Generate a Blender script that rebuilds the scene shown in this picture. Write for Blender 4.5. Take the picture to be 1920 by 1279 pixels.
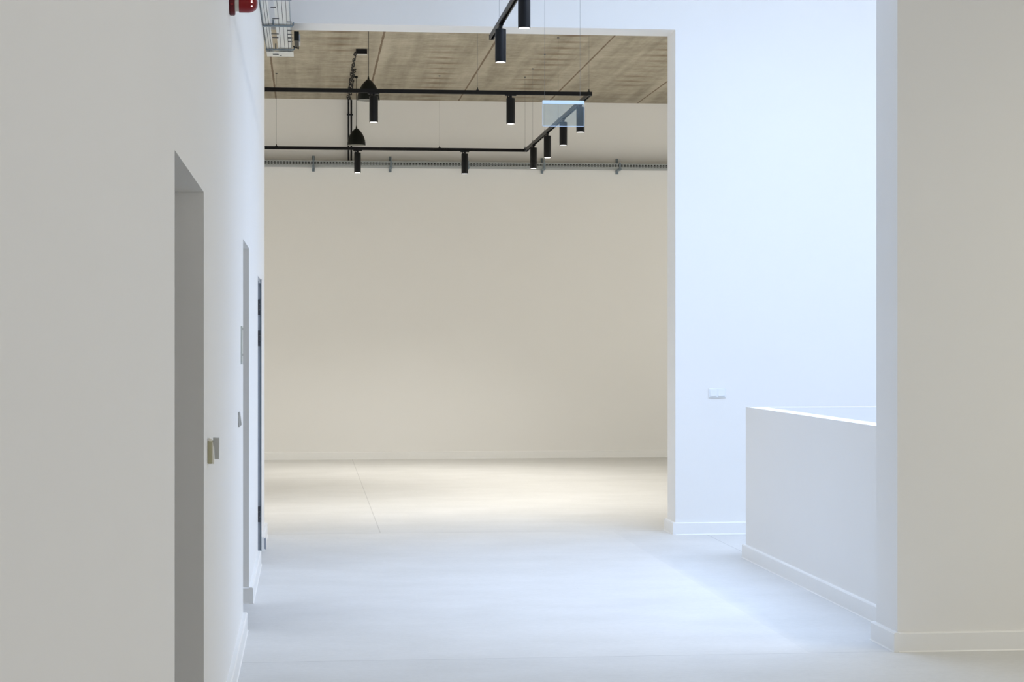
import bpy, bmesh, math, random
from mathutils import Vector, Matrix
random.seed(7)
for o in list(bpy.data.objects): bpy.data.objects.remove(o)
S = bpy.context.scene
col = S.collection

# ------------------------------------------------------------------ camera
H = 1.6                                   # eye height
cam_d = bpy.data.cameras.new('camera')
cam_d.sensor_width = 36.0
cam_d.lens = 36.0 * 3630 / 1920
cam_d.shift_y = 2.5 / 1920
cam_d.clip_start = 0.05
cam_d.clip_end = 200
cam = bpy.data.objects.new('camera', cam_d)
cam.location = (0, 0, H)
cam.rotation_euler = (math.radians(90), 0, -math.radians(6.02))
col.objects.link(cam)
S.camera = cam

# ------------------------------------------------------------------ world and exposure
S.view_settings.view_transform = 'Standard'
S.view_settings.look = 'None'
S.view_settings.exposure = 0.0
S.view_settings.gamma = 1.0
S.view_settings.use_curve_mapping = False
w = bpy.data.worlds.new('sky')
S.world = w
w.use_nodes = True
w.node_tree.nodes['Background'].inputs[0].default_value = (0.50, 0.72, 1.0, 1)
w.node_tree.nodes['Background'].inputs[1].default_value = 1.2
S.cycles.max_bounces = 12
S.cycles.diffuse_bounces = 8
S.cycles.sample_clamp_indirect = 6.0
S.cycles.use_denoising = True

def area(name, loc, rot, sx, sy, power, color, spread=180):
    l = bpy.data.lights.new(name, 'AREA')
    l.shape = 'RECTANGLE'; l.size = sx; l.size_y = sy
    l.energy = power; l.color = color; l.spread = math.radians(spread)
    o = bpy.data.objects.new(name, l)
    o.location = loc; o.rotation_euler = [math.radians(a) for a in rot]
    col.objects.link(o)
    return o

# daylight through the rooflight over the corridor and the stair void
area('rooflight_daylight', (3.9, 12.0, 6.6), (0, 0, 0), 4.4, 3.0, 222, (0.515, 0.68, 1.0), 125)
# added strip lamp at the rooflight's right edge, draws the low wall's shadow edge
area('rooflight_added_strip', (6.02, 12.0, 6.1), (0, 28, 0), 0.22, 3.4, 62, (0.96, 0.95, 0.97))
# added area lamps, no windows built: brighten the front room from unseen sides
area('front_room_side_fill', (7.7, 2.5, 2.2), (0, 90, 0), 2.6, 5.0, 117, (0.95, 0.965, 1.0))
area('rear_fill', (3.8, -4.7, 2.3), (90, 0, 0), 5.5, 2.6, 8, (1.0, 0.945, 0.80))
# added overhead lamp right of the frame, lifts the near wall and floor
area('front_room_top_fill', (6.1, 7.2, 4.85), (0, 0, 0), 2.6, 2.6, 50, (1.0, 0.92, 0.68), 130)
# added lamps for the back hall: both unseen sides, and overhead behind the lintel
area('hall_fill_right', (8.7, 21.5, 2.6), (0, 90, 0), 2.6, 7.0, 150, (1.0, 0.978, 0.90))
area('hall_fill_left', (-5.7, 21.5, 2.6), (0, -90, 0), 2.6, 7.0, 124, (1.0, 0.978, 0.90))
area('hall_top_fill', (2.6, 18.0, 4.85), (0, 0, 0), 5.0, 2.0, 12, (1.0, 0.97, 0.90))
HALL_SPOT = 150.0
FRONT_SPOT = 25.0

# ------------------------------------------------------------------ materials
def new_mat(name):
    m = bpy.data.materials.new(name); m.use_nodes = True
    nt = m.node_tree
    return m, nt, nt.nodes['Principled BSDF']

def nd(nt, typ, **kw):
    n = nt.nodes.new(typ)
    for k, v in kw.items(): setattr(n, k, v)
    return n

def simple(name, color, rough=0.5, metal=0.0, noise=0.0, scale=30.0, bump=0.0, coat=0.0, spec=0.5):
    m, nt, b = new_mat(name)
    b.inputs['Specular IOR Level'].default_value = spec
    b.inputs['Roughness'].default_value = rough
    b.inputs['Metallic'].default_value = metal
    b.inputs['Coat Weight'].default_value = coat
    tc = nd(nt, 'ShaderNodeTexCoord')
    nz = nd(nt, 'ShaderNodeTexNoise'); nz.inputs['Scale'].default_value = scale; nz.inputs['Detail'].default_value = 5
    nt.links.new(tc.outputs['Object'], nz.inputs['Vector'])
    mx = nd(nt, 'ShaderNodeMix', data_type='RGBA')
    c = Vector(color)
    lo = c * (1 - noise); hi = c * (1 + noise)
    mx.inputs['A'].default_value = (lo[0], lo[1], lo[2], 1)
    mx.inputs['B'].default_value = (min(hi[0], 1), min(hi[1], 1), min(hi[2], 1), 1)
    nt.links.new(nz.outputs['Fac'], mx.inputs['Factor'])
    nt.links.new(mx.outputs['Result'], b.inputs['Base Color'])
    if bump:
        bp = nd(nt, 'ShaderNodeBump'); bp.inputs['Strength'].default_value = bump; bp.inputs['Distance'].default_value = 0.004
        nt.links.new(nz.outputs['Fac'], bp.inputs['Height']); nt.links.new(bp.outputs['Normal'], b.inputs['Normal'])
    return m

def plaster(name, color):
    """matt wall paint with faint roller mottling"""
    m, nt, b = new_mat(name)
    b.inputs['Roughness'].default_value = 0.72
    b.inputs['Specular IOR Level'].default_value = 0.3
    tc = nd(nt, 'ShaderNodeTexCoord')
    n1 = nd(nt, 'ShaderNodeTexNoise'); n1.inputs['Scale'].default_value = 0.8; n1.inputs['Detail'].default_value = 6
    n2 = nd(nt, 'ShaderNodeTexNoise'); n2.inputs['Scale'].default_value = 140; n2.inputs['Detail'].default_value = 2
    for n in (n1, n2): nt.links.new(tc.outputs['Object'], n.inputs['Vector'])
    mx = nd(nt, 'ShaderNodeMix', data_type='RGBA')
    mx.inputs['A'].default_value = (color[0]*.975, color[1]*.97, color[2]*.965, 1)
    mx.inputs['B'].default_value = (color[0], color[1], color[2], 1)
    nt.links.new(n1.outputs['Fac'], mx.inputs['Factor'])
    nt.links.new(mx.outputs['Result'], b.inputs['Base Color'])
    bp = nd(nt, 'ShaderNodeBump'); bp.inputs['Strength'].default_value = 0.06; bp.inputs['Distance'].default_value = 0.002
    nt.links.new(n2.outputs['Fac'], bp.inputs['Height']); nt.links.new(bp.outputs['Normal'], b.inputs['Normal'])
    return m

def math_n(nt, op, a, b=None, clamp=False):
    n = nd(nt, 'ShaderNodeMath', operation=op); n.use_clamp = clamp
    for i, v in enumerate((a, b)):
        if v is None: continue
        if isinstance(v, (int, float)): n.inputs[i].default_value = v
        else: nt.links.new(v, n.inputs[i])
    return n.outputs[0]

def line_mask(nt, coord, at, half):
    d = math_n(nt, 'ABSOLUTE', math_n(nt, 'SUBTRACT', coord, at))
    return math_n(nt, 'LESS_THAN', d, half)

def floor_material():
    """cast resin screed: pale grey, cloudy, cut by joints; one area between the joints is a touch paler"""
    m, nt, b = new_mat('screed')
    tc = nd(nt, 'ShaderNodeTexCoord')
    sp = nd(nt, 'ShaderNodeSeparateXYZ'); nt.links.new(tc.outputs['Object'], sp.inputs[0])
    X, Y = sp.outputs['X'], sp.outputs['Y']
    mp = nd(nt, 'ShaderNodeMapping'); mp.inputs['Scale'].default_value = (1, 1.4, 1)
    nt.links.new(tc.outputs['Object'], mp.inputs['Vector'])
    n1 = nd(nt, 'ShaderNodeTexNoise'); n1.inputs['Scale'].default_value = 1.3; n1.inputs['Detail'].default_value = 8; n1.inputs['Roughness'].default_value = .62
    n2 = nd(nt, 'ShaderNodeTexNoise'); n2.inputs['Scale'].default_value = 26; n2.inputs['Detail'].default_value = 6; n2.inputs['Roughness'].default_value = .7
    nt.links.new(mp.outputs[0], n1.inputs['Vector']); nt.links.new(mp.outputs[0], n2.inputs['Vector'])
    mix = math_n(nt, 'ADD', math_n(nt, 'MULTIPLY', n1.outputs['Fac'], .6), math_n(nt, 'MULTIPLY', n2.outputs['Fac'], .4))
    rp = nd(nt, 'ShaderNodeValToRGB')
    rp.color_ramp.elements[0].position = .33; rp.color_ramp.elements[0].color = (.63, .625, .605, 1)
    rp.color_ramp.elements[1].position = .66; rp.color_ramp.elements[1].color = (.73, .725, .71, 1)
    nt.links.new(mix, rp.inputs[0])
    # paler area: the floor outside it is toned down slightly
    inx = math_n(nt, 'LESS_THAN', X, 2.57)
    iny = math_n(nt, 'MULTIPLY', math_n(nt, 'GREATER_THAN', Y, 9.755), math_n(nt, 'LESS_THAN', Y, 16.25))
    pale_area = math_n(nt, 'MULTIPLY', inx, iny)
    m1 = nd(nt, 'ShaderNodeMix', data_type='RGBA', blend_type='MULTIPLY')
    nt.links.new(math_n(nt, 'MULTIPLY', math_n(nt, 'SUBTRACT', 1.0, pale_area), .6), m1.inputs['Factor'])
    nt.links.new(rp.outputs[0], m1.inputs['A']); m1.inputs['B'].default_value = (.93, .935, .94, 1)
    # joints
    j1 = line_mask(nt, Y, 9.755, .004)
    j2 = math_n(nt, 'MULTIPLY', line_mask(nt, X, .605, .0042), math_n(nt, 'GREATER_THAN', Y, 16.25))
    j3 = math_n(nt, 'MULTIPLY', line_mask(nt, X, 3.30, .004), math_n(nt, 'LESS_THAN', math_n(nt, 'ABSOLUTE', math_n(nt, 'SUBTRACT', Y, 13.0)), 3.2))
    j4 = line_mask(nt, Y, 16.25, .006)
    j = math_n(nt, 'ADD', math_n(nt, 'ADD', j1, j2), math_n(nt, 'ADD', j3, j4), clamp=True)
    # tiny dark specks
    vo = nd(nt, 'ShaderNodeTexVoronoi'); vo.inputs['Scale'].default_value = 1.9
    nt.links.new(tc.outputs['Object'], vo.inputs['Vector'])
    sk = math_n(nt, 'LESS_THAN', vo.outputs['Distance'], .012)
    jj = math_n(nt, 'ADD', math_n(nt, 'MULTIPLY', j, .34), math_n(nt, 'MULTIPLY', sk, .35), clamp=True)
    m2 = nd(nt, 'ShaderNodeMix', data_type='RGBA')
    nt.links.new(jj, m2.inputs['Factor'])
    nt.links.new(m1.outputs['Result'], m2.inputs['A']); m2.inputs['B'].default_value = (.20, .20, .20, 1)
    nt.links.new(m2.outputs['Result'], b.inputs['Base Color'])
    b.inputs['Roughness'].default_value = .5
    b.inputs['Specular IOR Level'].default_value = .35
    bp = nd(nt, 'ShaderNodeBump'); bp.inputs['Strength'].default_value = .05; bp.inputs['Distance'].default_value = .003
    nt.links.new(n2.outputs['Fac'], bp.inputs['Height']); nt.links.new(bp.outputs['Normal'], b.inputs['Normal'])
    return m

def concrete_material():
    """bare precast planks: grey brown, brown seams every 1.245 m, cross streaks and rust dashes"""
    m, nt, b = new_mat('precast_concrete')
    tc = nd(nt, 'ShaderNodeTexCoord')
    sp = nd(nt, 'ShaderNodeSeparateXYZ'); nt.links.new(tc.outputs['Object'], sp.inputs[0])
    X, Y = sp.outputs['X'], sp.outputs['Y']
    def nz(scale, vec, detail=6, rough=.6):
        mp = nd(nt, 'ShaderNodeMapping'); mp.inputs['Scale'].default_value = vec
        nt.links.new(tc.outputs['Object'], mp.inputs['Vector'])
        n = nd(nt, 'ShaderNodeTexNoise'); n.inputs['Scale'].default_value = scale
        n.inputs['Detail'].default_value = detail; n.inputs['Roughness'].default_value = rough
        nt.links.new(mp.outputs[0], n.inputs['Vector'])
        return n.outputs['Fac']
    streak = nz(1.0, (1.1, 4.2, 1), 7, .72)     # streaks across the plank
    long_ = nz(1.0, (5.5, .30, 1), 3)           # soft bands along the plank
    fine = nz(16.0, (.8, 1.5, 1), 8, .8)
    blot = nz(2.3, (1, 1.3, 1), 6, .65)
    v = math_n(nt, 'ADD', math_n(nt, 'ADD', math_n(nt, 'MULTIPLY', streak, .18), math_n(nt, 'MULTIPLY', long_, .30)), math_n(nt, 'ADD', math_n(nt, 'MULTIPLY', fine, .34), math_n(nt, 'MULTIPLY', blot, .18)))
    rp = nd(nt, 'ShaderNodeValToRGB')
    e = rp.color_ramp.elements
    e[0].position = .36; e[0].color = (.19, .165, .12, 1)
    e[1].position = .64; e[1].color = (.54, .49, .39, 1)
    c = rp.color_ramp.elements.new(.5); c.color = (.36, .32, .245, 1)
    nt.links.new(v, rp.inputs[0])
    P = 1.245
    u = math_n(nt, 'FRACT', math_n(nt, 'DIVIDE', math_n(nt, 'ADD', X, 0.43 + 8 * P), P))   # 0 at a seam
    dist = math_n(nt, 'MINIMUM', u, math_n(nt, 'SUBTRACT', 1.0, u))
    wob = math_n(nt, 'MULTIPLY', nz(3.0, (1, 1, 1)), .016)
    seam = math_n(nt, 'LESS_THAN', dist, math_n(nt, 'ADD', wob, .001))
    halo = math_n(nt, 'SUBTRACT', 1.0, math_n(nt, 'DIVIDE', dist, .10), clamp=True)
    # rust dashes
    uu = math_n(nt, 'ADD', u, math_n(nt, 'MULTIPLY', nz(2.0, (0, 2.6, 1), 2), .12))
    band = math_n(nt, 'SUBTRACT', 1.0, math_n(nt, 'MULTIPLY', math_n(nt, 'ABSOLUTE', math_n(nt, 'SUBTRACT', uu, .70)), 4.2), clamp=True)
    yy = math_n(nt, 'SINE', math_n(nt, 'MULTIPLY', Y, 2 * math.pi / .44))
    yd = math_n(nt, 'MULTIPLY', math_n(nt, 'SUBTRACT', yy, .35), 2.2, clamp=True)
    patch = math_n(nt, 'MULTIPLY', math_n(nt, 'SUBTRACT', nz(1.0, (.8, .5, 1), 2), .34), 5, clamp=True)
    dash = math_n(nt, 'MULTIPLY', math_n(nt, 'MULTIPLY', band, yd), patch)
    def mixc(fac, a, colr, blend='MIX'):
        n = nd(nt, 'ShaderNodeMix', data_type='RGBA', blend_type=blend)
        nt.links.new(fac, n.inputs['Factor']); nt.links.new(a, n.inputs['A']); n.inputs['B'].default_value = colr
        return n.outputs['Result']
    c1 = mixc(math_n(nt, 'MULTIPLY', dash, .85), rp.outputs[0], (.19, .135, .085, 1))
    c2 = mixc(math_n(nt, 'MULTIPLY', halo, .5), c1, (.50, .45, .36, 1))
    c3 = mixc(math_n(nt, 'MULTIPLY', seam, .9), c2, (.15, .10, .06, 1))
    vo = nd(nt, 'ShaderNodeTexVoronoi'); vo.inputs['Scale'].default_value = 1.5
    nt.links.new(tc.outputs['Object'], vo.inputs['Vector'])
    c4 = mixc(math_n(nt, 'LESS_THAN', vo.outputs['Distance'], .022), c3, (.10, .085, .07, 1))
    nt.links.new(c4, b.inputs['Base Color'])
    b.inputs['Roughness'].default_value = .9
    hh = math_n(nt, 'SUBTRACT', v, math_n(nt, 'MULTIPLY', seam, 1.5))
    bp = nd(nt, 'ShaderNodeBump'); bp.inputs['Strength'].default_value = .35; bp.inputs['Distance'].default_value = .01
    nt.links.new(hh, bp.inputs['Height']); nt.links.new(bp.outputs['Normal'], b.inputs['Normal'])
    return m

def emissive(name, color, strength):
    m, nt, b = new_mat(name)
    b.inputs['Base Color'].default_value = (.8, .8, .8, 1)
    b.inputs['Emission Color'].default_value = (*color, 1)
    b.inputs['Emission Strength'].default_value = strength
    return m

def acrylic():
    m = bpy.data.materials.new('clear_acrylic'); m.use_nodes = True
    nt = m.node_tree; nt.nodes.clear()
    out = nd(nt, 'ShaderNodeOutputMaterial')
    tr = nd(nt, 'ShaderNodeBsdfTransparent'); tr.inputs[0].default_value = (.93, .98, 1, 1)
    gl = nd(nt, 'ShaderNodeBsdfGlossy'); gl.inputs['Roughness'].default_value = .08
    df = nd(nt, 'ShaderNodeBsdfTranslucent'); df.inputs[0].default_value = (.80, .90, 1, 1)
    dd = nd(nt, 'ShaderNodeBsdfDiffuse'); dd.inputs[0].default_value = (.42, .74, 1, 1)  # blue diffuse painted in for the skylight reflected on the panel
    md = nd(nt, 'ShaderNodeMixShader'); md.inputs[0].default_value = .5
    nt.links.new(df.outputs[0], md.inputs[1]); nt.links.new(dd.outputs[0], md.inputs[2])
    nz = nd(nt, 'ShaderNodeTexNoise'); nz.inputs['Scale'].default_value = 9
    tc = nd(nt, 'ShaderNodeTexCoord'); nt.links.new(tc.outputs['Object'], nz.inputs['Vector'])
    fr = nd(nt, 'ShaderNodeFresnel'); fr.inputs[0].default_value = 1.49
    m1 = nd(nt, 'ShaderNodeMixShader'); nt.links.new(fr.outputs[0], m1.inputs[0])
    nt.links.new(tr.outputs[0], m1.inputs[1]); nt.links.new(gl.outputs[0], m1.inputs[2])
    m2 = nd(nt, 'ShaderNodeMixShader')
    nt.links.new(math_n(nt, 'MULTIPLY', nz.outputs['Fac'], .14), m2.inputs[0])
    nt.links.new(m1.outputs[0], m2.inputs[1]); nt.links.new(md.outputs[0], m2.inputs[2])
    nt.links.new(m2.outputs[0], out.inputs[0])
    return m

def glass():
    m = bpy.data.materials.new('window_glass'); m.use_nodes = True
    nt = m.node_tree; nt.nodes.clear()
    out = nd(nt, 'ShaderNodeOutputMaterial')
    tr = nd(nt, 'ShaderNodeBsdfTransparent'); gl = nd(nt, 'ShaderNodeBsdfGlossy'); gl.inputs['Roughness'].default_value = .02
    mx = nd(nt, 'ShaderNodeMixShader'); mx.inputs[0].default_value = .06
    nt.links.new(tr.outputs[0], mx.inputs[1]); nt.links.new(gl.outputs[0], mx.inputs[2]); nt.links.new(mx.outputs[0], out.inputs[0])
    return m

M = dict(
    paint=plaster('wall_paint', (.86, .855, .84)),
    skirt=simple('skirting_lacquer', (.87, .87, .86), .38, noise=.01),
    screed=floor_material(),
    concrete=concrete_material(),
    black=simple('black_powder_coat', (.004, .005, .007), .40, noise=.15, scale=60, spec=.28),
    black_matt=simple('black_matt_lacquer', (.004, .0055, .004), .5, noise=.1, spec=.22),
    rail=simple('anodised_rail', (.004, .004, .005), .4, noise=.1, spec=.25),
    zinc=simple('galvanised_steel', (.36, .385, .39), .45, metal=.4, noise=.12, scale=45),
    zinc_pale=simple('galvanised_sheet', (.72, .73, .71), .5, metal=.25, noise=.12, scale=60),
    gap=simple('gap_shade_paint', (.08, .09, .10), .8, noise=.1),
    steel_frame=simple('painted_steel_frame', (.30, .33, .38), .5, noise=.05),
    seal=simple('rubber_seal', (.06, .11, .14), .6, noise=.1),
    hinge=simple('dark_hinge_steel', (.05, .055, .07), .4, metal=.5, noise=.2),
    door=simple('door_lacquer', (.62, .60, .57), .5, noise=.015),
    red=simple('red_plastic', (.22, .0015, .004), .3, noise=.05, coat=.15, spec=.35),
    red_dark=simple('dark_red_plastic', (.10, .005, .008), .45, noise=.08, spec=.3),
    ivory=simple('ivory_plastic', (.72, .70, .62), .35, noise=.02),
    olive=simple('aged_ivory_plastic', (.42, .40, .27), .4, noise=.05),
    greyp=simple('grey_plastic', (.48, .49, .49), .4, noise=.03),
    white_plastic=simple('white_plastic', (.82, .84, .86), .3, noise=.01),
    plate=simple('etched_sign_plate', (.55, .60, .60), .35, metal=.3, noise=.05),
    wire=simple('steel_wire', (.22, .22, .22), .4, metal=.8, noise=.05),
    cable=simple('black_cable', (.006, .006, .006), .6, noise=.1, spec=.2),
    arm=simple('dull_zinc_bracket', (.20, .245, .28), .5, metal=.3, noise=.25, scale=90),
    inner=simple('pendant_lining', (.42, .41, .37), .5, noise=.03),
    lamp=emissive('lamp_lens', (1.0, .97, .92), 6.0),
    alu=simple('frosted_rail', (.62, .76, .92), .3, metal=.1, noise=.02),
    acrylic=acrylic(),
    glass=glass(),
    dots=emissive('signal_led', (1.0, .75, .80), 1.2),
)

# ------------------------------------------------------------------ mesh builder
class MB:
    def __init__(s): s.bm = bmesh.new()
    def box(s, x0, x1, y0, y1, z0, z1, bevel=0.0):
        m = Matrix.Translation(((x0+x1)/2, (y0+y1)/2, (z0+z1)/2)) @ Matrix.Diagonal((abs(x1-x0), abs(y1-y0), abs(z1-z0), 1))
        r = bmesh.ops.create_cube(s.bm, size=1, matrix=m)
        if bevel:
            es = list({e for v in r['verts'] for e in v.link_edges})
            bmesh.ops.bevel(s.bm, geom=es, offset=bevel, segments=2, affect='EDGES', profile=.5)
        return s
    def prism(s, pts, axis, a0, a1):
        """extrude a polygon: axis 0 = pts are (y,z), 1 = (x,z), 2 = (x,y)"""
        def mk(p, a):
            return {0: (a, p[0], p[1]), 1: (p[0], a, p[1]), 2: (p[0], p[1], a)}[axis]
        A = [s.bm.verts.new(mk(p, a0)) for p in pts]; B = [s.bm.verts.new(mk(p, a1)) for p in pts]
        s.bm.faces.new(A); s.bm.faces.new(B[::-1]); n = len(pts)
        for i in range(n): s.bm.faces.new((A[i], B[i], B[(i+1) % n], A[(i+1) % n]))
        return s
    def tube(s, pts, r, seg=10, caps=True):
        pts = [Vector(p) for p in pts]; rings = []
        for i, p in enumerate(pts):
            t = (pts[min(i+1, len(pts)-1)] - pts[max(i-1, 0)]).normalized()
            up = Vector((0, 0, 1)) if abs(t.z) < .9 else Vector((1, 0, 0))
            a = t.cross(up).normalized(); b_ = t.cross(a)
            rings.append([s.bm.verts.new(p + r*(math.cos(q)*a + math.sin(q)*b_)) for q in [2*math.pi*k/seg for k in range(seg)]])
        for R0, R1 in zip(rings, rings[1:]):
            for k in range(seg): s.bm.faces.new((R0[k], R0[(k+1) % seg], R1[(k+1) % seg], R1[k]))
        if caps: s.bm.faces.new(rings[0][::-1]); s.bm.faces.new(rings[-1])
        return s
    def lathe(s, prof, c=(0, 0, 0), axis='z', seg=40, close=False):
        """prof = [(radius, height)]; a radius of 0 makes a pole"""
        def mk(r, h, q):
            a, b_ = r*math.cos(q), r*math.sin(q)
            v = {'z': (a, b_, h), 'x': (h, a, b_), 'y': (a, h, b_)}[axis]
            return (v[0]+c[0], v[1]+c[1], v[2]+c[2])
        rings = []
        for r, h in prof:
            if r < 1e-6: rings.append([s.bm.verts.new(mk(0, h, 0))])
            else: rings.append([s.bm.verts.new(mk(r, h, 2*math.pi*k/seg)) for k in range(seg)])
        if close: rings.append(rings[0])
        for R0, R1 in zip(rings, rings[1:]):
            for k in range(seg):
                k2 = (k+1) % seg
                vs = [R0[k % len(R0)], R0[k2 % len(R0)], R1[k2 % len(R1)], R1[k % len(R1)]]
                u = []
                for v in vs:
                    if v not in u: u.append(v)
                if len(u) > 2: s.bm.faces.new(u)
        return s
    def torus(s, c, R, r, axis='z', seg=24, ts=8):
        prof = [(R + r*math.cos(2*math.pi*k/ts), r*math.sin(2*math.pi*k/ts)) for k in range(ts)]
        return s.lathe(prof, c, axis, seg, close=True)
    def build(s, name, mat, parent=None, smooth=False, loc=None, label=None):
        bmesh.ops.recalc_face_normals(s.bm, faces=s.bm.faces)
        me = bpy.data.meshes.new(name); s.bm.to_mesh(me); s.bm.free()
        me.materials.append(mat)
        if smooth:
            for p in me.polygons: p.use_smooth = True
            try: me.set_sharp_from_angle(angle=math.radians(38))
            except Exception: pass
        o = bpy.data.objects.new(name, me); col.objects.link(o)
        if parent: o.parent = parent
        if loc: o.location = loc
        if label: o['label'] = label
        return o

def struct(o, label=None):
    o['kind'] = 'structure'
    if label: o['label'] = label
    return o
def tag(o, label, cat, group=None):
    o['label'] = label; o['category'] = cat
    if group: o['group'] = group
    return o
def thing(name, label, cat, loc=(0, 0, 0), group=None):
    e = bpy.data.objects.new(name, None); col.objects.link(e); e.location = loc
    e.empty_display_size = .1
    return tag(e, label, cat, group)
def copy_tree(o, parent=None):
    c = o.copy(); col.objects.link(c)
    if parent: c.parent = parent
    for ch in list(o.children): copy_tree(ch, c)
    return c

# ------------------------------------------------------------------ the setting
WL = -.358            # face of the left wall
CZ = 4.92             # ceiling
D1 = (5.30, 6.77, 2.12); D2 = (10.85, 11.97, 2.175); D3 = (14.06, 14.98, 2.08)

# floor, with the stair void cut out of it
f = MB()
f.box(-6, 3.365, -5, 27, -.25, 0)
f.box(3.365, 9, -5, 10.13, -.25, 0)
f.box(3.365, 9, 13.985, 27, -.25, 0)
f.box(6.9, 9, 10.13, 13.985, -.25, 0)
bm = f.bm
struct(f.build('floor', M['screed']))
v = MB()   # shaft of the stair void below the floor
v.box(3.235, 3.365, 10.13, 14.115, -3.2, -.25); v.box(3.235, 7.05, 13.985, 14.115, -3.2, -.25)
v.box(6.9, 7.05, 10.0, 13.985, -3.2, -.25); v.box(3.235, 7.05, 10.0, 10.13, -3.2, -.25)
struct(v.build('wall_void_lower', M['paint']))
fl = MB().box(3.235, 7.05, 10.0, 14.115, -3.3, -3.2)
struct(fl.build('floor_lower', M['screed']))

# left wall with its three door openings
wl = MB(); T = .30
segs = [(-5, D1[0]), (D1[1], D2[0]), (D2[1], D3[0]), (D3[1], 16.25)]
for a, b_ in segs: wl.box(WL-T, WL, a, b_, 0, CZ)
for a, b_, h in (D1, D2, D3): wl.box(WL-T, WL, a, b_, h, CZ)
struct(wl.build('wall_left', M['paint']))

# invented dim side corridor behind the two plain openings, keeps their jambs dark
struct(MB().box(-2.7, -2.5, 2.0, 14.0, 0, CZ).build('wall_side', M['paint']))
sc_ = MB(); sc_.box(-2.5, WL-T, 2.0, 2.2, 0, CZ); sc_.box(-2.5, WL-T, 13.6, 13.8, 0, CZ)
struct(sc_.build('wall_side_ends', M['paint']))
struct(MB().box(-2.7, WL-T-.005, 2.0, 13.8, 2.8, 3.0).build('ceiling_side', M['paint']))

# cross wall with the big opening to the back hall
cw = MB()
cw.box(WL, 3.045, 15.895, 16.25, 4.205, CZ)
cw.box(1.4, 3.045, 15.895, 16.25, CZ, 6.7)
cw.box(3.045, 8.2, 15.895, 16.25, 0, 6.7)
cw.box(-6, WL-T, 15.895, 16.25, 0, CZ)
struct(cw.build('wall_middle', M['paint']))

# near return wall on the right
struct(MB().box(3.035, 8.2, 9.755, 10.13, 0, 6.7).build('wall_near_right', M['paint']))

# low wall round the stair void
pw = MB()
pw.box(3.235, 3.365, 10.13, 14.115, 0, 1.121)
pw.box(3.365, 6.9, 13.985, 14.115, 0, 1.121)
pw.box(6.9, 7.05, 10.13, 14.115, 0, 1.121)
struct(pw.build('wall_parapet', M['paint']))

# outer walls
struct(MB().box(8.0, 8.2, -5, 15.895, 0, 6.7).build('wall_right', M['paint']))
struct(MB().box(-.658, 8.2, -5.2, -5, 0, CZ).build('wall_rear', M['paint']))
struct(MB().box(-6, 9, 26.555, 26.8, 0, CZ).build('wall_back', M['paint']))
struct(MB().box(9, 9.2, 16.25, 26.8, 0, CZ).build('wall_hall_right', M['paint']))
struct(MB().box(-6.2, -6, 15.895, 26.8, 0, CZ).build('wall_hall_left', M['paint']))

# ceilings: white in front with the rooflight shaft, bare concrete in the hall
c = MB()
c.box(-.658, 8.2, -5.2, 9.755, CZ, CZ+.2)
c.box(-.658, 1.6, 9.755, 15.895, CZ, CZ+.2)
c.box(1.4, 1.6, 9.755, 15.895, CZ+.2, 6.7)
c.box(1.6, 3.035, 9.755, 10.13, CZ, 6.7)
struct(c.build('ceiling', M['paint']))
struct(MB().box(-6.2, 9.2, 16.25, 26.8, CZ, CZ+.25).build('ceiling_hall', M['concrete']))
rl = MB()   # roof over the shaft, a frame round the glass
rl.box(1.4, 1.7, 9.755, 16.25, 6.7, 6.9); rl.box(6.2, 8.2, 9.755, 16.25, 6.7, 6.9)
rl.box(1.7, 6.2, 9.755, 10.4, 6.7, 6.9); rl.box(1.7, 6.2, 13.6, 16.25, 6.7, 6.9)
struct(rl.build('ceiling_shaft', M['paint']))
sky = MB().box(1.65, 6.25, 10.35, 13.65, 6.92, 6.94)
wo = struct(sky.build('window_1', M['glass']))
fr = MB()
for x in (1.7, 2.8, 3.9, 5.0, 6.16): fr.box(x, x+.04, 10.4, 13.6, 6.86, 6.92)
fr.build('window_frame', M['white_plastic'], wo)

# skirting boards: 10 cm high, rounded top, a pale sealant bead at the foot
def skirt_run(mb, ax, face, a0, a1, out, h=.10, t=.025):
    """ax 'y' runs along Y on the plane X=face; ax 'x' runs along X on the plane Y=face; out = +1/-1"""
    o = out
    pts = [(face, .0), (face+o*t, .0), (face+o*t, h-.006), (face+o*(t-.006), h), (face, h)]
    bead = [(face+o*t, .0), (face+o*(t+.005), .0), (face+o*t, .006)]
    for p in (pts, bead):
        if ax == 'y': mb.prism([(q[0], q[1]) for q in p], 1, a0, a1)
        else: mb.prism([(q[0], q[1]) for q in p], 0, a0, a1)
    return mb
# (axis 1 extrudes along Y with (x,z) profiles; axis 0 along X with (y,z) profiles)
b1 = MB()
skirt_run(b1, 'y', WL, -5, D1[0], 1); skirt_run(b1, 'y', WL, D1[1], D2[0], 1)
skirt_run(b1, 'y', WL, D2[1]-.025, D3[0], 1); skirt_run(b1, 'y', WL, D3[1]+.03, 16.25, 1)
skirt_run(b1, 'x', D2[1], WL-.22, WL, -1)
struct(b1.build('baseboard_left', M['skirt']))
b2 = MB()
skirt_run(b2, 'x', 15.895, 3.045, 8.0, -1); skirt_run(b2, 'y', 3.045, 15.87, 16.275, -1); skirt_run(b2, 'x', 16.25, 3.045, 9, 1)
struct(b2.build('baseboard_middle', M['skirt']))
b3 = MB(); skirt_run(b3, 'y', 3.235, 10.13, 14.14, -1); skirt_run(b3, 'x', 14.115, 3.235, 7.05, 1)
struct(b3.build('baseboard_parapet', M['skirt']))
b4 = MB(); skirt_run(b4, 'x', 9.755, 3.035, 8.0, -1); skirt_run(b4, 'y', 3.035, 9.73, 10.155, -1)
struct(b4.build('baseboard_near_right', M['skirt']))
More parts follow.
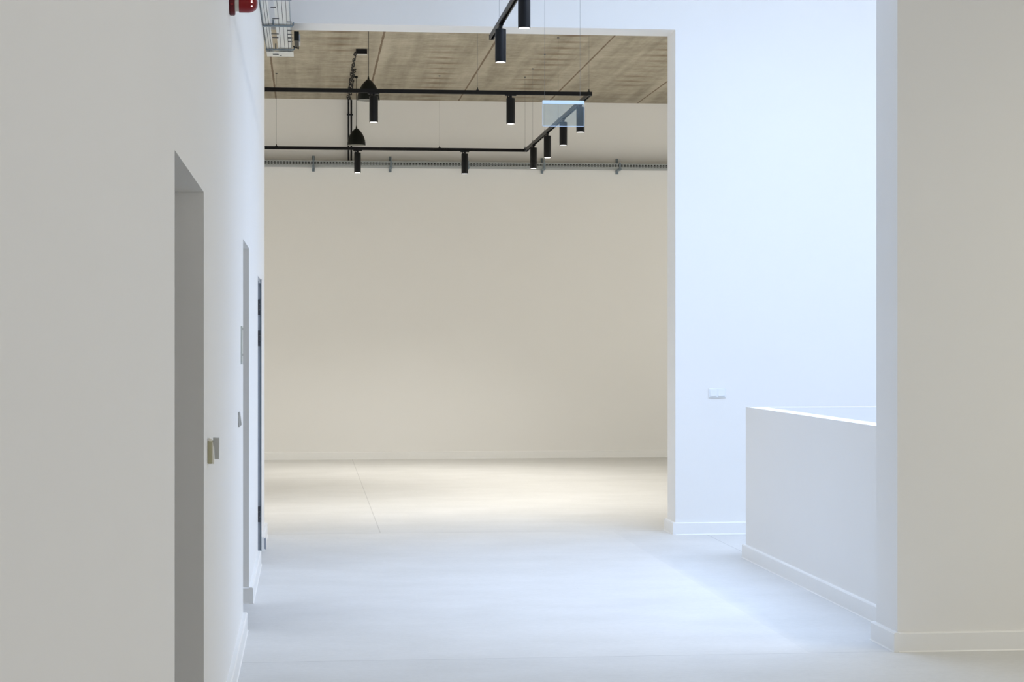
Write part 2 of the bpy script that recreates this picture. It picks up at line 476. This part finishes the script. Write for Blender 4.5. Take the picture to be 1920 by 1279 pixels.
b5 = MB(); skirt_run(b5, 'x', 26.555, -6, 9, -1)
struct(b5.build('baseboard_back', M['skirt']))

# door leaves, set back in their openings
def door_leaf(name, d, set_back, label):
    y0, y1, h = d
    lf = MB().box(WL-set_back-.045, WL-set_back, y0, y1, .008, h, .003).build(name, M['door'])
    struct(lf, label)
    hn = MB(); yy = y0+.10; xx = WL-set_back
    hn.tube([(xx, yy, 1.02), (xx+.045, yy, 1.02), (xx+.05, yy+.01, 1.02), (xx+.05, yy+.13, 1.02)], .009)
    hn.lathe([(0, 0), (.026, 0), (.026, .006), (0, .006)], (xx, yy, 1.02), 'x', 24)
    hn.build('door_handle', M['zinc'], lf, True)
    return lf
d3 = door_leaf('door_3', D3, .085, 'door in a steel frame at the far end of the left wall')
fr = MB()
fr.box(WL-.20, WL-.003, D3[1]-.03, D3[1], 0, D3[2]); fr.box(WL-.20, WL-.003, D3[0], D3[0]+.002, 0, D3[2])
fr.box(WL-.20, WL-.003, D3[0], D3[1], D3[2]-.03, D3[2])
fr.build('door_frame', M['steel_frame'], d3)
sl = MB()
sl.box(WL-.003, WL+.004, D3[1]-.035, D3[1]+.004, 0, D3[2]+.004)
sl.build('door_seal', M['seal'], d3)
for z in (1.87, 1.632, .285):
    hb = MB()
    hb.tube([(WL-.012, D3[1]-.05, z-.06), (WL-.012, D3[1]-.05, z-.022)], .0095, 12)
    hb.tube([(WL-.012, D3[1]-.05, z-.020), (WL-.012, D3[1]-.05, z+.020)], .0075, 12)
    hb.tube([(WL-.012, D3[1]-.05, z+.022), (WL-.012, D3[1]-.05, z+.06)], .0095, 12)
    hb.box(WL-.030, WL-.012, D3[1]-.05, D3[1]-.03, z-.055, z+.055)
    hb.build('door_hinge', M['hinge'], d3, True)

# ------------------------------------------------------------------ lighting tracks
TZ = 4.0              # centre height of the tracks
def rail_mb(ax, c, a0, a1, z=TZ, wd=.036, ht=.036):
    """an inverted U extrusion with its slot underneath"""
    h = wd/2; t = .009
    prof = [(-h, ht/2), (h, ht/2), (h, -ht/2), (h-t, -ht/2), (h-t, ht/2-.012), (-h+t, ht/2-.012), (-h+t, -ht/2), (-h, -ht/2)]
    mb = MB()
    n = len(prof)
    def pt(p, a): return (c+p[0], a, z+p[1]) if ax == 'y' else (a, c+p[0], z+p[1])
    A = [mb.bm.verts.new(pt(p, a0)) for p in prof]; B = [mb.bm.verts.new(pt(p, a1)) for p in prof]
    for i in range(n): mb.bm.faces.new((A[i], B[i], B[(i+1) % n], A[(i+1) % n]))
    mb.bm.faces.new(A); mb.bm.faces.new(B[::-1])
    return mb
def wire_part(parent, x, y, z0, z1, r=.0013):
    wv = MB().tube([(x, y, z0), (x, y, z1)], r, 6).build('suspension_wire', M['wire'], parent)
    MB().lathe([(0, .03), (.004, .03), (.006, .012), (.014, .008), (.014, 0), (0, 0)], (x, y, z0-.002), 'z', 16).build('wire_clip', M['black'], wv, True)
    MB().lathe([(0, 0), (.012, 0), (.012, -.012), (0, -.016)], (x, y, z1), 'z', 16).build('ceiling_fixing', M['wire'], wv, True)
YA, YB, XT, XL = 24.05, 18.52, 2.71, -2.9
tr = thing('lighting_track', 'black rectangular lighting track hung on wires under the concrete ceiling', 'lighting track')
rail_mb('x', YA, XL, XT+.018).build('rail', M['rail'], tr)
rail_mb('x', YB, XL, XT+.018).build('rail', M['rail'], tr)
rail_mb('y', XT, YB+.018, YA-.018).build('rail', M['rail'], tr)
rail_mb('y', XL, YB+.018, YA-.018).build('rail', M['rail'], tr)
for x, y in ((XT, YB), (XT, YA), (XL, YB), (XL, YA)):
    MB().box(x-.0195, x+.0195, y-.0195, y+.0195, TZ-.0195, TZ+.0195, .002).build('corner_joint', M['black'], tr)
for x, y in ((-.385, YA), (1.63, YA), (2.70, YA), (XL+.1, YA), (-.46, YB), (1.62, YB), (2.70, YB), (XL+.1, YB), (XT, 23.3), (XT, 22.1), (XT, 20.9)):
    wire_part(tr, x, y, TZ+.018, CZ)
t2 = thing('lighting_track', 'short black lighting track hanging in front of the white lintel', 'lighting track')
rail_mb('y', 1.438, 8.2, 15.16).build('rail', M['rail'], t2)
MB().box(1.418, 1.458, 15.155, 15.17, TZ-.02, TZ+.02, .002).build('end_cap', M['black'], t2)
for y in (14.55, 11.6, 8.8): wire_part(t2, 1.438, y, TZ+.018, CZ)

# ------------------------------------------------------------------ cylinder spots
def make_spot():
    e = thing('track_spotlight', '', 'spotlight')
    a = MB()
    a.box(-.016, .016, -.055, .055, -.0295, -.0185, .003)
    a.build('track_adapter', M['black'], e)
    k = MB()
    k.tube([(0, .03, -.028), (0, .03, -.044), (0, .012, -.05)], .009, 12)
    k.lathe([(0, -.028), (.014, -.028), (.014, -.05), (0, -.05)], (0, 0, 0), 'z', 20)
    k.build('swivel', M['black'], e, True)
    R = .0415; top, bot = -.05, -.300
    h = MB().lathe([(0, top), (R-.004, top), (R-.001, top-.002), (R, top-.006), (R, bot+.001), (R-.001, bot), (R-.004, bot), (R-.004, bot+.008), (0, bot+.008)], (0, 0, 0), 'z', 48)
    hs = h.build('housing', M['black'], e, True)
    MB().lathe([(0, bot+.0065), (R-.0045, bot+.0065), (R-.0045, bot+.002), (0, bot+.001)], (0, 0, 0), 'z', 40).build('lens', M['lamp'], hs, True)
    return e
proto = make_spot()
G = 'black cylinder spotlights on the ceiling tracks'
spots = [
    (1.438, 12.86, 0, 'nearest black cylinder spotlight on the short track, cut off by the photo top', 1),
    (1.438, 14.45, 0, 'black cylinder spotlight at the far end of the short track, against the lintel edge', 1),
    (.625, YB, 90, 'black cylinder spotlight on the nearer long rail, in front of the bell pendant', 0),
    (1.94, YB, 90, 'black cylinder spotlight alone on the right part of the nearer long rail', 0),
    (.612, YA, 90, 'black cylinder spotlight on the farther long rail, directly below the farther bell pendant', 0),
    (1.944, YA, 90, 'black cylinder spotlight alone on the right part of the farther long rail', 0),
    (XT, 23.22, 0, 'black cylinder spotlight on the angled side rail, nearest the far corner', 0),
    (XT, 21.86, 0, 'black cylinder spotlight on the angled side rail, second from the far corner', 0),
    (XT, 20.48, 0, 'black cylinder spotlight on the angled side rail, just under the clear panel centre', 0),
    (-1.05, YB, 90, 'added black cylinder spotlight on the nearer long rail, unseen behind the left wall', 0),  # added out of view to brighten the hall floor's left side
    (-1.35, YA, 90, 'added black cylinder spotlight on the farther long rail, unseen behind the left wall', 0),  # its farther partner, likewise added for the left hall floor
    (1.438, 11.27, 0, 'added unseen black cylinder spotlight on the short track, third from its end', 1),  # added above the view to brighten the corridor floor and low wall
    (XT, 19.17, 0, 'black cylinder spotlight on the angled side rail, behind the clear panel right end', 0),
]
for i, (x, y, rz, lab, front) in enumerate(spots):
    s_ = proto if i == 0 else copy_tree(proto)
    s_.location = (x, y, TZ); s_.rotation_euler = (0, 0, math.radians(rz))
    tag(s_, lab, 'spotlight', G)
    l = bpy.data.lights.new('spot_beam', 'SPOT'); l.energy = FRONT_SPOT if front else HALL_SPOT
    l.color = (1.0, .965, .89) if not front else (.96, .95, 1.0)
    l.spot_size = math.radians(110); l.spot_blend = 1.0; l.shadow_soft_size = .035
    lo = bpy.data.objects.new('spot_beam', l); col.objects.link(lo); lo.location = (0, 0, -.305); lo.parent = s_

# ------------------------------------------------------------------ bell pendants
def make_pendant():
    e = thing('pendant_lamp', '', 'pendant lamp')
    Hh, R = .215, .1135
    n = 22; prof_o = []; prof_i = []
    for k in range(n+1):
        t = k/n                                  # 0 at the tip, 1 at the rim
        r = R*math.sin(math.pi/2*(t**.78))**.92
        r = max(r, .0)
        prof_o.append((r, Hh*(1-t)))
    prof_o[0] = (0, Hh)
    for r, z in reversed(prof_o): prof_i.append((max(r-.003, 0), max(z-.003, .0)))
    prof_i[0] = (R-.003, 0)
    MB().lathe(prof_o + [(R, -.002), (R-.003, -.002)], (0, 0, 0), 'z', 56).build('shade', M['black_matt'], e, True)
    MB().lathe(prof_i, (0, 0, -.001), 'z', 56).build('shade_lining', M['inner'], e, True)
    MB().lathe([(0, .10), (.02, .10), (.03, .07), (.032, .05), (.022, .028), (0, .02)], (0, 0, 0), 'z', 24).build('bulb', M['white_plastic'], e, True)
    MB().tube([(0, 0, Hh-.004), (0, 0, CZ-4.06-.02)], .0035, 8).build('cord', M['cable'], e, True)
    MB().lathe([(0, CZ-4.06), (.018, CZ-4.06), (.018, CZ-4.06-.016), (.012, CZ-4.06-.026), (0, CZ-4.06-.026)], (0, 0, 0), 'z', 32).build('ceiling_rose', M['black_matt'], e, True)
    MB().lathe([(0, Hh+.03), (.004, Hh+.03), (.009, Hh+.01), (.010, Hh-.006), (0, Hh-.008)], (0, 0, 0), 'z', 20).build('cord_grip', M['black_matt'], e, True)
    return e
pp = make_pendant(); pp.location = (.612, 19.70, 4.06)
tag(pp, 'black bell-shaped pendant lamp behind the nearer long rail, the larger looking one', 'pendant lamp', 'black bell pendants in the back hall')
p2 = copy_tree(pp); p2.location = (.603, 24.22, 4.06)
tag(p2, 'black bell-shaped pendant lamp hanging lower in view beside the twin black pipes', 'pendant lamp', 'black bell pendants in the back hall')

# ------------------------------------------------------------------ cable run on the hall ceiling and wall
cr = thing('power_cable_run', 'black cable chain and twin pipes from ceiling box down the back wall', 'cable', (.56, 26.5, CZ))
def loc_tube(name, pts, r, mat, seg=8):
    return MB().tube([(p[0]-.56, p[1]-26.5, p[2]-CZ) for p in pts], r, seg).build(name, mat, cr, True)
bx_ = MB().box(.605-.064-.56, .605+.064-.56, 21.95-26.5, 22.03-26.5, -.055, -.002, .003)
bx_.build('ceiling_box', M['black'], cr)
MB().box(.605-.05-.56, .605+.06-.56, 21.94-26.5, 21.96-26.5, -.066, -.055).build('box_flange', M['zinc_pale'], cr)
for s_, (xo, ph) in enumerate(((.535, 0), (.562, 1.9))):
    y0 = 22.0 if s_ == 0 else 23.4
    pts = []
    n = int((26.47-y0)/.05)
    for k in range(n+1):
        y = y0 + (26.47-y0)*k/n
        pts.append((xo + .012*math.sin(y*11+ph), y, CZ-.03 + .014*math.sin(y*13+ph*2)))
    loc_tube('cable', pts, .008, M['cable'])
    for k in range(int((26.4-y0)/.42)):
        y = y0 + .2 + k*.42
        MB().torus((xo-.56, y-26.5, -.028), .014, .005, 'y', 18, 6).build('cable_clip', M['black'], cr, True)
for xo in (.552, .590):
    loc_tube('pipe', [(xo, 26.50, CZ-.01), (xo, 26.505, 4.085)], .0125, M['black'], 14)
MB().box(.530-.56, .612-.56, -.02, .05, 4.70-CZ, 4.715-CZ, .002).build('pipe_clamp', M['black'], cr)

# ------------------------------------------------------------------ perforated cable tray along the back wall
YW = 26.555
ct = thing('cable_tray', 'long galvanised perforated cable tray running across the back wall', 'cable tray', (1.5, YW, 4.02))
rail = MB(); x0, x1 = -4.0, 7.0; yf = -.27
def bxo(mb, a0, a1, b0, b1, c0, c1): mb.box(a0-1.5, a1-1.5, b0, b1, c0, c1)
zb, zt = -.030, .036
bxo(rail, x0, x1, yf-.002, yf, zt-.017, zt); bxo(rail, x0, x1, yf-.002, yf, -.002, .006); bxo(rail, x0, x1, yf-.002, yf, zb, zb+.018)
x = x0
while x < x1:
    bxo(rail, x, x+.019, yf-.002, yf, zb+.018, zt-.017); x += .0415
bxo(rail, x0, x1, yf-.002, yf+.012, zt, zt+.002)
rail.build('side_rail', M['zinc'], ct)
base = MB()
for k in range(6): bxo(base, x0, x1, yf+.0445*k, yf+.0445*k+.040, zb-.002, zb)
x = x0
while x < x1: bxo(base, x, x+.09, yf+.001, -.011, zb-.0014, zb-.0006); x += .20
base.build('tray_base', M['zinc'], ct)
bk = MB(); bxo(bk, x0, x1, -.012, -.010, zb, zt); bk.build('side_rail', M['zinc'], ct)
for k in range(-3, 7):
    xc = .075 + 1.047*k
    if not (-3.6 < xc < 6.9): continue
    br = MB()
    br.box(xc-.018-1.5, xc+.018-1.5, -.30, 0, zb-.022, zb-.002); br.box(xc-.018-1.5, xc+.018-1.5, -.012, 0, zb-.06, zt+.09, .002)
    br.box(xc-.012-1.5, xc+.012-1.5, yf-.012, yf-.002, zb-.03, zt+.010)
    br.tube([(xc-1.5, yf-.008, zb-.04), (xc-1.5, yf-.008, zt+.065)], .005, 8)
    br.build('bracket', M['arm'], ct)
cb = MB()
for k, (yy, zz, r) in enumerate(((-.245, -.016, .012), (-.243, .008, .011), (-.246, .026, .008), (-.20, -.016, .013), (-.17, -.018, .010), (-.13, -.016, .012))):
    cb.tube([(x0-1.5+.1+j*.4, yy+.004*math.sin(j*1.7+k), zz) for j in range(28)], r, 8)
cb.build('cables', M['cable'], ct, True)['kind'] = 'stuff'

# ------------------------------------------------------------------ cable tray high on the left wall
lt = thing('cable_tray', 'galvanised cable ladder on the left wall, close under the lintel', 'cable tray', (WL, 14.0, 4.10))
def L(mb, a0, a1, b0, b1, c0, c1, bv=0): mb.box(a0-WL, a1-WL, b0-14.0, b1-14.0, c0-4.10, c1-4.10, bv)
ya, yb = 12.2, 16.95
def plank(name, strips, zc):
    for (a, b_) in strips:
        mb = MB(); L(mb, a, b_, ya, yb, zc, zc+.004); mb.build(name, M['zinc_pale'], lt)
plank('tray_strip', ((-.346, -.329), (-.325, -.309), (-.305, -.293)), 4.104)
plank('tray_strip', ((-.252, -.229), (-.225, -.196), (-.192, -.166), (-.162, -.140)), 4.104)
dk = MB(); L(dk, -.345, -.294, ya, yb, 4.1085, 4.110); L(dk, -.251, -.142, ya, yb, 4.1085, 4.110)
dk.build('gap_shade_sheet', M['gap'], lt)  # dark sheet standing in for the shade between the strips
sr = MB(); L(sr, -.3535, -.350, ya, yb, 4.098, 4.150); L(sr, -.1375, -.134, ya, yb, 4.098, 4.128); sr.build('side_rail', M['arm'], lt)
for y in (12.95, 14.16, 15.36, 16.60):
    mb = MB()
    L(mb, -.356, -.118, y-.02, y+.02, 4.086, 4.097, .002)
    mb.tube([(-.150-WL, y-14.0, 4.091-4.10), (-.122-WL, y-14.0, 4.091-4.10), (-.115-WL, y-14.0, 4.098-4.10), (-.113-WL, y-14.0, 4.125-4.10)], .006, 8)
    mb.tube([(-.272-WL, y+.035-14, 4.103-4.10), (-.272-WL, y+.035-14, 4.15-4.10)], .006, 8)
    mb.build('bracket', M['arm'], lt)
for k, (xx, y, l_) in enumerate(((-.262, 14.55, .05), (-.252, 15.05, .06), (-.150, 15.2, .05), (-.150, 15.62, .045), (-.150, 15.82, .045), (-.150, 16.0, .045), (-.150, 16.2, .045), (-.270, 15.8, .07), (-.270, 16.0, .06))):
    mb = MB(); L(mb, xx-l_/2+.01, xx+l_/2, y, y+.022, 4.099, 4.1035); mb.build('tie', M['hinge'], lt)
mb = MB(); L(mb, -.352, -.122, 16.72, 16.99, 4.090, 4.0955, .001); mb.build('end_plate', M['zinc_pale'], lt)
mb = MB(); L(mb, -.30, -.25, 16.80, 16.86, 4.086, 4.090); mb.build('slot', M['gap'], lt); mb = MB(); L(mb, -.24, -.225, 16.90, 16.93, 4.087, 4.090); mb.build('slot', M['gap'], lt)  # dark pieces painted as the shade in the plate's slots
# connector box beside the ladder
jb = thing('junction_box', 'small black connector box hooked to the right edge of the cable ladder', 'junction box', (-.092, 16.02, 4.09))
MB().box(-.018, .018, -.18, .16, -.035, .035, .004).build('body', M['black_matt'], jb)
MB().box(-.020, .020, -.19, -.17, -.038, .038, .002).build('cover', M['black_matt'], jb)
for k in range(3):
    MB().tube([(-.014+.013*k, .16, -.01), (-.012+.013*k, .22, -.03-.006*k), (-.016+.010*k, .30, -.022), (-.03, .36, .0)], .005, 8).build('cable', M['cable'], jb, True)
MB().box(.0185, .030, -.10, .14, -.03, .03).build('mounting_plate', M['greyp'], jb)

# ------------------------------------------------------------------ hanging clear panel
pn = thing('hanging_sign_panel', 'clear blank acrylic panel on two thin wires before the angled rail', 'sign panel', (1.903, 14.38, 3.41))
w2, ph = .158, .193
MB().box(-w2, w2, -.004, .004, -ph, -.0, .0008).build('panel', M['acrylic'], pn)
MB().box(-w2, w2, -.009, .009, -.026, 0, .002).build('top_rail', M['alu'], pn)
ed = MB(); ed.box(-w2, w2, -.0045, .0045, -ph, -ph+.0035); ed.box(-w2, -w2+.002, -.0045, .0045, -ph, -.026); ed.box(w2-.002, w2, -.0045, .0045, -ph, -.026)
ed.build('polished_edge', M['alu'], pn)
for xx in (-.141, .127):
    MB().tube([(xx, 0, 0), (xx, 0, CZ-3.41)], .0011, 6).build('suspension_wire', M['wire'], pn)

# ------------------------------------------------------------------ fire alarm sounder on the left wall
al = thing('fire_alarm_sounder', 'red fire alarm sounder high on the left wall at the top edge', 'fire alarm', (WL, 8.98, 3.162))
MB().lathe([(0, 0), (.055, 0), (.060, .004), (.060, .022), (.056, .026), (0, .026)], (0, 0, 0), 'x', 48).build('base', M['red_dark'], al, True, label='darker red mounting base')
MB().lathe([(0, .026), (.041, .026), (.041, .044), (0, .044)], (0, 0, 0), 'x', 48).build('collar', M['ivory'], al, True)
MB().lathe([(0, .044), (.046, .044), (.046, .088), (.043, .104), (.034, .119), (.02, .127), (0, .129)], (0, 0, 0), 'x', 48).build('dome', M['red'], al, True)
for dz in (.006, -.004, -.022):
    MB().box(.099, .106, -.003, .003, -.0025, .0025).build('signal_light', M['dots'], al, loc=(0, -.0425 + (.003 if dz < -.01 else 0) + (.004 if dz < -.01 else 0), dz))
MB().lathe([(0, 0), (.006, 0), (.006, .003), (0, .004)], (0, 0, 0), 'y', 16).build('screw_cap', M['red'], al, True, loc=(.013, -.0585, -.016))

# ------------------------------------------------------------------ switches, plates
sw = thing('wall_switch', 'beige wall switch with hinged cover on the left wall past the first opening', 'switch', (WL, 7.05, 1.21))
MB().box(0, .018, -.04, .04, -.046, .036, .004).build('back_plate', M['olive'], sw)
MB().prism([(.018, -.046), (.0225, -.046), (.018, .030), (.012, .044), (.004, .047), (.004, .040)], 1, -.038, .0).build('tilted_cover', M['ivory'], sw)
MB().prism([(.018, .046), (.040, .045), (.039, -.031), (.024, -.031), (.022, .01), (.018, .03)], 1, .0, .03).build('housing', M['greyp'], sw)
s2 = thing('light_switch', 'small grey rocker switch on the left wall just before the second opening', 'switch', (WL, 10.12, 1.20))
MB().box(0, .009, -.04, .04, -.040, .040, .003).build('frame', M['greyp'], s2)
MB().prism([(.009, .038), (.0165, -.022), (.0165, -.028), (.011, -.030), (.009, -.03)], 1, -.03, .03).build('rocker', M['greyp'], s2)
s3 = thing('double_switch', 'white two-gang switch plate on the bright wall above the low wall', 'switch', (3.398, 15.895, 1.177))
MB().box(-.073, .073, -.009, 0, -.040, .040, .003).build('frame', M['white_plastic'], s3)
for xx in (-.0355, .0355):
    rk = MB().prism([(-.009, .028), (-.0125, .026), (-.016, -.026), (-.009, -.029)], 0, xx-.0275, xx+.0275).build('rocker', M['white_plastic'], s3)
sg = thing('door_sign', 'narrow grey sign plate fixed to the left wall beside the second opening', 'sign', (WL, 10.56, 1.585))
MB().box(0, .007, -.075, .075, -.102, .102, .001).build('plate', M['plate'], sg)
for z in (.088, -.052):
    for q in (-.05, 0, .05): MB().box(.007, .009, q-.01, q+.01, z-.006, z+.006).build('fixing_cap', M['greyp'], sg)
ds = thing('door_stop', 'rounded grey door stop on the skirting past the steel-framed door', 'door stop', (WL+.025, 15.10, 0))
MB().box(0, .012, -.03, .03, .0, .085, .004).build('body', M['steel_frame'], ds)
